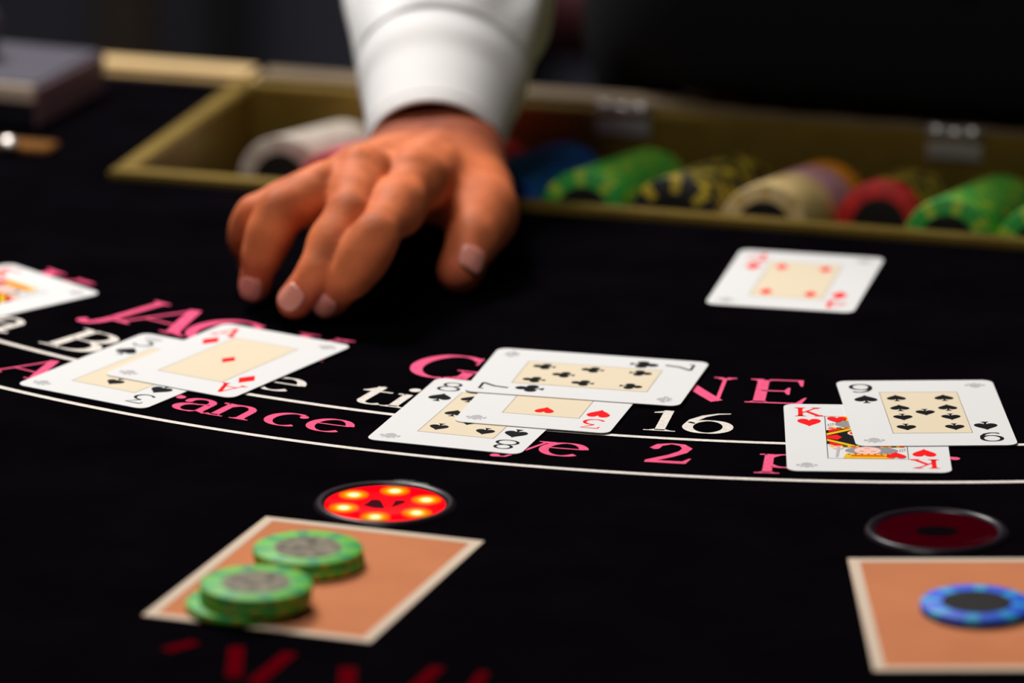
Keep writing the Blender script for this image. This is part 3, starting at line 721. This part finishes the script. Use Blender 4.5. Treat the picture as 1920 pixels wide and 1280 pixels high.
def hand_sdf(P):
    W1 = WR + LAT * .0085; W2 = WR - LAT * .0085
    fa = smins([cap(P, W1, W1 + FA_DIR * .16, .0162, .025), cap(P, W2, W2 + FA_DIR * .16, .0162, .025)], .016)
    palm = [cap(P, WR + LAT * .012, J['I'][0] - DOR * .002, .0165, .0125), cap(P, WR + LAT * .003, J['M'][0] - DOR * .002, .0165, .0125),
            cap(P, WR - LAT * .006, J['R'][0] - DOR * .002, .0160, .0118), cap(P, WR - LAT * .014, J['P'][0] - DOR * .002, .0150, .0108)]
    d = smins(palm, .010)
    d = smin(d, fa, .012)
    # thumb ball and the web to the index knuckle
    th = smins([cap(P, WR + LAT * .014, J['T'][0], .0165, .0165), cap(P, J['T'][0], J['T'][1], .0165, RAD['T'][1] + .0012)], .010)
    d = smin(d, th, .012)
    web = cap(P, (J['T'][0] * .55 + J['T'][1] * .45), J['I'][0] + (WR - J['I'][0]) * .30 - np.array([0, 0, .012]), .0095, .0085)
    d = smin(d, web, .012)
    out = d
    for k in 'IMRPT':
        j, r = J[k], RAD[k]
        s = [cap(P, j[0], j[1], r[0] * .98, r[1] * .97), cap(P, j[1], j[2], r[1] * .97, r[2] * .98), cap(P, j[2], j[3], r[2] * .98, r[3])]
        f = smins(s, .003)
        for i in (0, 1): f = smin(f, sph(P, (j[i] + j[i + 1]) / 2 - DOR * .0008, (r[i] + r[i + 1]) * .5), .010)
        f = smin(f, sph(P, j[2] - DOR * .001, r[2] * .95), .003)
        if k != 'T':
            f = smin(f, sph(P, j[0] + DOR * .0012, r[0] * .84), .012)          # knuckle
        out = np.minimum(out, smin(d, f, .005 if k != 'T' else .010))
    # extensor tendons
    for k, o in (('I', .010), ('M', .002), ('R', -.006)):
        t = cap(P, WR + LAT * o + DOR * .0160, J[k][0] + DOR * .0108, .0022, .0026)
        out = smin(out, t, .006)
    # wrist knob of the ulna
    out = smin(out, sph(P, WR - LAT * .016 + FA_DIR * .020 + DOR * .008, .007), .008)
    return out
hv, hq = grid_mesh(hand_sdf, [-.145, 2.29, -.002], [.045, 2.66, .175], .00125)

# dealer standing frame: right = towards image left
PO = T(.068, .080, -TZ); PRt = -UX; PF = -VX
def D3(r, f, z): p = PO + PRt * r + PF * f; return np.array([p.x, p.y, z - TZ])       # z above the floor, table-relative result
shR, shL = D3(.185, .045, 1.375), D3(-.185, .02, 1.385)
elR = WR + FA_DIR * .255; elL = D3(-.245, -.08, 1.09); wrL = D3(-.245, -.03, .855)
neck0, neck1, headc = D3(0, .03, 1.43), D3(0, .05, 1.50), D3(0, .065, 1.605)
def carve(d, P):      # the waist leans over the table edge and stays clear of the rail
    v = (P[..., 0] - CX) * VX.x + (P[..., 1] - CY) * VX.y
    return np.maximum(d, -np.maximum(P[..., 2] - .0085, v + .008))
def torso(P, o=0.0):
    L = [cap(P, D3(.085, 0, .93), D3(-.085, 0, .93), .105 + o, .105 + o), cap(P, D3(.075, .0, 1.08), D3(-.075, .0, 1.08), .100 + o, .100 + o),
         cap(P, D3(.085, .02, 1.25), D3(-.085, .02, 1.25), .108 + o, .108 + o), cap(P, D3(.12, .03, 1.36), D3(-.12, .025, 1.36), .062 + o, .062 + o)]
    return carve(smins(L, .05), P)
def legs(P, o=0.0):
    d = None
    for s in (1, -1):
        a = smin(cap(P, D3(s * .085, -.065, .90), D3(s * .10, -.06, .50), .088 + o, .060 + o), cap(P, D3(s * .10, -.06, .50), D3(s * .105, -.08, .10), .058 + o, .042 + o), .03)
        d = a if d is None else np.minimum(d, a)
    return carve(d, P)
def arms(P, o=0.0):
    return np.minimum(smin(cap(P, shR, elR, .052 + o, .042 + o), cap(P, elR, WR + FA_DIR * .13, .040 + o, .026 + o), .02),
                      smin(cap(P, shL, elL, .052 + o, .042 + o), cap(P, elL, wrL, .040 + o, .025 + o), .02))
def head(P):
    d = ell(P, headc + np.array([0, 0, .02]), [.076, .092, .105])
    fwd = np.array([PF.x, PF.y, 0]); lat = np.array([PRt.x, PRt.y, 0]); zz = np.array([0, 0, 1.])
    d = smin(d, ell(P, headc + fwd * .03 - zz * .055, [.052, .055, .055]), .03)                 # jaw
    d = smin(d, cap(P, headc + fwd * .088 + zz * .02, headc + fwd * .108 - zz * .022, .009, .013), .010)   # nose
    d = smin(d, cap(P, headc + fwd * .083 + lat * .02 - zz * .050, headc + fwd * .083 - lat * .02 - zz * .050, .006, .006), .008)   # lips
    d = smin(d, cap(P, headc + fwd * .080 + lat * .035 + zz * .042, headc + fwd * .080 - lat * .035 + zz * .042, .008, .008), .015)  # brow
    for s in (1, -1):
        d = smin(d, ell(P, headc + lat * (s * .078) - fwd * .005, [.012, .018, .030]), .006)
    return d
def lhand(P):
    d = None; dn = np.array([0, 0, -1.]); f = np.array([PF.x, PF.y, 0]); l = np.array([PRt.x, PRt.y, 0])
    base = wrL + dn * .02
    pl = smins([cap(P, wrL, base + dn * .075 + f * x, .020, .012) for x in (-.026, -.009, .009, .026)], .012)
    d = pl
    for i, (x, L) in enumerate(((.028, .070), (.010, .078), (-.009, .072), (-.026, .058))):
        a = base + dn * .075 + f * x; b = a + dn * L * .5 + l * .006; c = b + dn * L * .5 + l * .018
        d = np.minimum(d, smin(pl, smin(cap(P, a, b, .0095, .0085), cap(P, b, c, .0085, .007), .003), .006))
    a = wrL + dn * .035 + f * .03; b = a + dn * .035 + f * .022 + l * .01; c = b + dn * .032 + l * .012
    return np.minimum(d, smin(pl, smin(cap(P, a, b, .013, .011), cap(P, b, c, .011, .009), .004), .010))
def body_sdf(P):
    d = smin(torso(P), legs(P), .03); d = smin(d, arms(P), .03)
    d = smin(d, cap(P, neck0, neck1 + np.array([0, 0, .03]), .058, .052), .04); d = smin(d, head(P), .02)
    for s in (1, -1): d = smin(d, cap(P, D3(s * .105, -.10, .05), D3(s * .11, .06, .035), .035, .028), .02)
    return carve(d, P)
cx_, cy_ = PO.x, PO.y
def cull(f, P, m):      # skip work far from the figure
    return f(P)
bv, bq = grid_mesh(body_sdf, [cx_ - .42, cy_ - .60, -TZ], [cx_ + .42, cy_ + .30, 1.78 - TZ], .0090)
lv, lq = grid_mesh(lhand, wrL - np.array([.09, .09, .22]), wrL + np.array([.09, .09, .02]), .0035)
# the coarse right forearm stops inside the sleeve; the fine hand mesh carries on from there
allv = np.vstack([hv, lv, bv]); allq = np.vstack([hq, lq + len(hv), bq + len(hv) + len(lv)])

man = tag(empty('person', PO), 'dealer in white shirt and black vest resting his right hand on the felt', 'person')
OFF = np.array([PO.x, PO.y, PO.z]) - np.array([0, 0, TZ])     # table-relative z -> local
def person_mesh(name, v, q, m, parent=man, smooth=True):
    loc = np.asarray(v) - np.array([PO.x, PO.y, -TZ])
    me = bpy.data.meshes.new(name); me.from_pydata(loc.tolist(), [], q.tolist() if hasattr(q, 'tolist') else q); me.materials.append(m)
    if smooth: me.polygons.foreach_set('use_smooth', [True] * len(me.polygons))
    me.update(); o = bpy.data.objects.new(name, me); COL.objects.link(o); o.parent = parent; return o
# skin: own pigment (darker joint creases, rosier finger ends) plus cuff shade painted on the wrist
def skin_mat():
    m = bpy.data.materials.new('skin'); m.use_nodes = True; nt = m.node_tree; b = nt.nodes['Principled BSDF']
    at = nt.nodes.new('ShaderNodeAttribute'); at.attribute_name = 'pigment_and_shade'
    nz = nt.nodes.new('ShaderNodeTexNoise'); nz.inputs['Scale'].default_value = 70; nz.inputs['Detail'].default_value = 4
    tc = nt.nodes.new('ShaderNodeTexCoord'); nt.links.new(tc.outputs['Object'], nz.inputs['Vector'])
    hsv = nt.nodes.new('ShaderNodeHueSaturation'); mr = nt.nodes.new('ShaderNodeMapRange')
    mr.inputs['To Min'].default_value = .78; mr.inputs['To Max'].default_value = 1.2
    mr.inputs['From Min'].default_value = .3; mr.inputs['From Max'].default_value = .7
    nt.links.new(nz.outputs['Fac'], mr.inputs['Value']); nt.links.new(mr.outputs[0], hsv.inputs['Value'])
    nt.links.new(at.outputs['Color'], hsv.inputs['Color']); nt.links.new(hsv.outputs[0], b.inputs['Base Color'])
    b.inputs['Roughness'].default_value = .6; b.inputs['Specular IOR Level'].default_value = .14
    b.inputs['Subsurface Weight'].default_value = .05; b.inputs['Subsurface Radius'].default_value = (.004, .0015, .0008); b.inputs['Subsurface Scale'].default_value = 1
    bn = nt.nodes.new('ShaderNodeTexNoise'); bn.inputs['Scale'].default_value = 500; nt.links.new(tc.outputs['Object'], bn.inputs['Vector'])
    bp_ = nt.nodes.new('ShaderNodeBump'); bp_.inputs['Strength'].default_value = .35; bp_.inputs['Distance'].default_value = .0006
    nt.links.new(bn.outputs['Fac'], bp_.inputs['Height']); nt.links.new(bp_.outputs['Normal'], b.inputs['Normal'])
    return m
M_skin = skin_mat()
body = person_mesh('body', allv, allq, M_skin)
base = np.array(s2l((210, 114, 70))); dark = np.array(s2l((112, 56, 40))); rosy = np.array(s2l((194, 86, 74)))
pc = np.tile(base, (len(allv), 1))
hvv = allv[:len(hv)]
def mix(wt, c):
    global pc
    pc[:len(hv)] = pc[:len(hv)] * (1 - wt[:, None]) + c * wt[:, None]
for k in 'IMRPT':
    mix(.55 * np.exp(-((hvv - (J[k][3] + np.array([0, -.003, 0]))) ** 2).sum(1) / .0105 ** 2), rosy)
    for i, amt, s in ((1, .28, .0075), (2, .32, .0050)):
        mix(amt * np.exp(-((hvv - (J[k][i] + np.array([0, -.35, .85]) * RAD[k][i])) ** 2).sum(1) / s ** 2), dark)
mix(.85 * np.clip(((hvv - WR) @ FA_DIR + .036) / .030, 0, 1), dark)  # shade under the cuff, painted into the wrist colour
att = body.data.attributes.new('pigment_and_shade', 'FLOAT_COLOR', 'POINT')
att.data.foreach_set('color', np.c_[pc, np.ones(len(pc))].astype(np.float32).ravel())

# fingernails
M_nail = mat('fingernail', s2l((220, 142, 126)), .22, spec=.5)
def nail(k, hint, wd, ln):
    a, b = J[k][2], J[k][3]; d = b - a; d /= np.linalg.norm(d)
    n = np.array(hint, float); n -= d * (n @ d); n /= np.linalg.norm(n); l = np.cross(d, n); r = RAD[k][3]
    V = []; Fc = []; ns, ntt = 11, 11
    for i in range(ntt):
        t = i / (ntt - 1); s = (-.58 + 1.0 * t) * ln
        e = 1 - abs(2 * t - 1) ** 3.2 * (.42 if t < .5 else .55)
        sp = s - .1 * ln
        rr = r + .0005 if sp < 0 else math.sqrt(max((r + .0005) ** 2 - (sp * .80) ** 2, 1e-9))
        for j in range(ns):
            q = (2 * j / (ns - 1) - 1) * wd * e / r
            V.append(b + d * s + n * rr * math.cos(q) + l * rr * math.sin(q))
    for i in range(ntt - 1):
        for j in range(ns - 1): Fc.append((i * ns + j, i * ns + j + 1, (i + 1) * ns + j + 1, (i + 1) * ns + j))
    o = person_mesh('fingernail', V, Fc, M_nail)
    md = o.modifiers.new('thickness', 'SOLIDIFY'); md.thickness = .0008; md.offset = 0
    return o
nail('I', (.38, -.62, .66), .0050, .0105); nail('M', (.12, -.68, .70), .0050, .0108); nail('R', (-.10, -.9, .4), .0048, .0105); nail('P', (-.2, -.9, .4), .0045, .009); nail('T', (.42, -.78, .44), .0060, .0118)

# white shirt: torso, sleeves and the cuff
M_shirt = mat('white_cotton', s2l((248, 247, 246)), .8, spec=.2, bump=.25, bscale=1500)
def tube(path, rad, nring, nseg, fold=None):
    """rings along a polyline; rad(s, ang) radius, s in metres"""
    P = [np.asarray(p, float) for p in path]
    L = [0]
    for i in range(1, len(P)): L.append(L[-1] + np.linalg.norm(P[i] - P[i - 1]))
    V = []
    for s in nring:
        i = max(0, min(len(P) - 2, int(np.searchsorted(L, s)) - 1)); t = (s - L[i]) / (L[i + 1] - L[i])
        c = P[i] + (P[i + 1] - P[i]) * t
        d0 = (P[i + 1] - P[i]) / np.linalg.norm(P[i + 1] - P[i]); dd = d0
        if t > .6 and i < len(P) - 2: dn = (P[i + 2] - P[i + 1]) / np.linalg.norm(P[i + 2] - P[i + 1]); dd = d0 + dn * (t - .6) / .8
        elif t < .4 and i > 0: dp = (P[i] - P[i - 1]) / np.linalg.norm(P[i] - P[i - 1]); dd = d0 + dp * (.4 - t) / .8
        dd = dd / np.linalg.norm(dd); x = LAT - dd * (LAT @ dd); x /= np.linalg.norm(x); y = np.cross(dd, x)
        for k in range(nseg):
            a = 2 * math.pi * k / nseg; r = rad(s, a); V.append(c + x * r * math.cos(a) + y * r * math.sin(a))
    Fc = []
    for i in range(len(nring) - 1):
        for k in range(nseg): Fc.append((i * nseg + k, i * nseg + (k + 1) % nseg, (i + 1) * nseg + (k + 1) % nseg, (i + 1) * nseg + k))
    return V, Fc
CUFF0 = WR + FA_DIR * .009 + DOR * .000 + LAT * .001
ELB = elR; SHO = shR
sleeve_path = [CUFF0, ELB + DOR * .004, SHO]
def r_cuff(s, a): return .0292 + .0066 * min(1, s / .040) + .0045 * max(0, (s - .030) / .035) + .0006 * math.sin(3 * a + 1) * s / .05
sv, sf = tube(sleeve_path, lambda s, a: r_cuff(.060, a) - .001 + .006 * (1 - math.exp(-(s - .052) / .03)) + .016 * min(1, (s - .05) / .3)
              + (.0020 * math.sin(5 * a + 40 * s) + .0016 * math.sin(9 * a - 55 * s + 1.3) + .002 * math.sin(60 * s + 2 * a)) * min(1, (s - .05) / .03),
              list(np.linspace(.052, .58, 90)), 72)
tv, tq = grid_mesh(lambda P: smin(torso(P, .008), np.minimum(smin(cap(P, shL, elL, .062, .052), cap(P, elL, wrL, .050, .036), .02), cap(P, D3(.12, .03, 1.36), shR, .06, .058)), .03), [cx_ - .36, cy_ - .36, .80 - TZ], [cx_ + .36, cy_ + .25, 1.47 - TZ], .009)
shirt_v = np.vstack([np.array(sv), tv]); shirt_q = [tuple(f) for f in sf] + [tuple(int(x) + len(sv) for x in q) for q in tq]
shirt = person_mesh('shirt', shirt_v, shirt_q, M_shirt); shirt['label'] = 'white shirt with long sleeves'
rings = list(np.linspace(.064, 0, 22))
cv, cf = tube([CUFF0, ELB], lambda s, a: r_cuff(s, a), rings, 72)
n1 = len(cv)
prof_in = [(-.0008, -.0004), (-.0008, -.0014), (0.0, -.0020)] + [(s, -.0020) for s in np.linspace(.004, .05, 12)]
ins = []
for s, o in prof_in:
    v_, _ = tube([CUFF0 - FA_DIR * .01, ELB], lambda q, a, o=o, s=s: r_cuff(max(s, 0), a) + o, [s + .01], 72); ins += v_
cv = cv + ins; nr = 22 + len(prof_in)
cf = [(i * 72 + k, i * 72 + (k + 1) % 72, (i + 1) * 72 + (k + 1) % 72, (i + 1) * 72 + k) for i in range(nr - 1) for k in range(72)]
person_mesh('shirt_cuff', cv, cf, M_shirt, shirt)
# stitched seam near the cuff edge
sv2, sf2 = tube([CUFF0, ELB], lambda s, a: r_cuff(s, a) + .00035 * math.sin((s - .0045) / .0012 * math.pi), list(np.linspace(.0045, .0057, 5)), 72)
person_mesh('cuff_seam', sv2, sf2, M_shirt, shirt)
# black vest, trousers, shoes, hair, eyes
M_vest = mat('black_vest_cloth', (.0035, .0035, .004), .9, spec=.15, bump=.3, bscale=800)
vv, vq = grid_mesh(lambda P: np.maximum(torso(P, .020), np.maximum(.80 - TZ - P[..., 2], P[..., 2] - (1.36 - TZ))), [cx_ - .33, cy_ - .33, .79 - TZ], [cx_ + .33, cy_ + .28, 1.38 - TZ], .009)
vest = person_mesh('vest', vv, vq, M_vest); vest['label'] = 'plain black vest'
for i in range(4):
    p = D3(0, .128 + .004 * i, .99 + .09 * i)
    bm = bmesh.new(); bmesh.ops.create_uvsphere(bm, u_segments=12, v_segments=8, radius=.007)
    bmesh.ops.translate(bm, vec=(p[0] - PO.x, p[1] - PO.y, p[2] + TZ), verts=bm.verts)
    from_bm('button', bm, M_black, vest, True)
pv, pq = grid_mesh(lambda P: np.maximum(smin(legs(P, .010), cap(P, D3(.08, -.06, .90), D3(-.08, -.06, .90), .112, .112), .03), .09 - TZ - P[..., 2]), [cx_ - .33, cy_ - .25, .07 - TZ], [cx_ + .33, cy_ + .33, 1.02 - TZ], .010)
person_mesh('trousers', pv, pq, M_vest)
M_shoe = mat('black_shoe', (.006, .006, .006), .3)
for s in (1, -1):
    a_s, b_s = D3(s * .105, -.12, .045), D3(s * .112, .09, .036)
    lo = np.minimum(a_s, b_s) - .07; hi = np.maximum(a_s, b_s) + .07
    xv, xq = grid_mesh(lambda P: np.maximum(smin(cap(P, a_s, b_s, .042, .036), cap(P, a_s, a_s + np.array([0, 0, .05]), .044, .048), .02), .001 - TZ - P[..., 2]), lo, hi, .006)
    person_mesh('shoe', xv, xq, M_shoe)
M_hair = mat('black_hair', (.008, .006, .005), .5, bump=.6, bscale=150)
fwd = np.array([PF.x, PF.y, 0]); lat = np.array([PRt.x, PRt.y, 0]); zz = np.array([0, 0, 1.])
xv, xq = grid_mesh(lambda P: np.maximum(ell(P, headc + zz * .026, [.083, .099, .110]), -np.maximum(.04 - (P - headc) @ fwd, (P - headc)[..., 2] - .075)) if False else np.maximum(ell(P, headc + zz * .026 - fwd * .006, [.083, .099, .110]), np.minimum((P - headc) @ fwd * 1.0 + .005 - (P - headc)[..., 2] * .75, .05 + 0 * P[..., 0])), headc - .14, headc + .16, .006)
person_mesh('hair', xv, xq, M_hair)
M_eye = mat('eye_white', (.8, .8, .78), .2); M_iris = mat('brown_iris', (.03, .012, .006), .2)
for s in (1, -1):
    p = headc + fwd * .0755 + lat * (s * .031) + zz * .018
    bm = bmesh.new(); bmesh.ops.create_uvsphere(bm, u_segments=16, v_segments=10, radius=.0105)
    bmesh.ops.translate(bm, vec=(p[0] - PO.x, p[1] - PO.y, p[2] + TZ), verts=bm.verts); ey = from_bm('eye', bm, M_eye, man, True)
    bm = bmesh.new(); bmesh.ops.create_uvsphere(bm, u_segments=12, v_segments=8, radius=.0050); p = p + fwd * .0068
    bmesh.ops.translate(bm, vec=(p[0] - PO.x, p[1] - PO.y, p[2] + TZ), verts=bm.verts); from_bm('iris', bm, M_iris, ey, True)

for s in (1, -1):
    bv_, bq_ = grid_mesh(lambda P: cap(P, headc + fwd * .088 + lat * (s * .016) + zz * .040, headc + fwd * .078 + lat * (s * .048) + zz * .042, .005, .0035), headc + fwd * .06 + lat * (s * .03) + zz * .04 - .05, headc + fwd * .06 + lat * (s * .03) + zz * .04 + .06, .002)
    person_mesh('eyebrow', bv_, bq_, M_hair)
lv_, lq_ = grid_mesh(lambda P: smin(cap(P, headc + fwd * .0865 + lat * .020 - zz * .047, headc + fwd * .0865 - lat * .020 - zz * .047, .0045, .0045), cap(P, headc + fwd * .0865 + lat * .016 - zz * .055, headc + fwd * .0865 - lat * .016 - zz * .055, .005, .005), .001), headc + fwd * .07 - zz * .05 - .05, headc + fwd * .07 - zz * .05 + .05, .002)
person_mesh('lips', lv_, lq_, mat('lips', s2l((150, 74, 62)), .5))
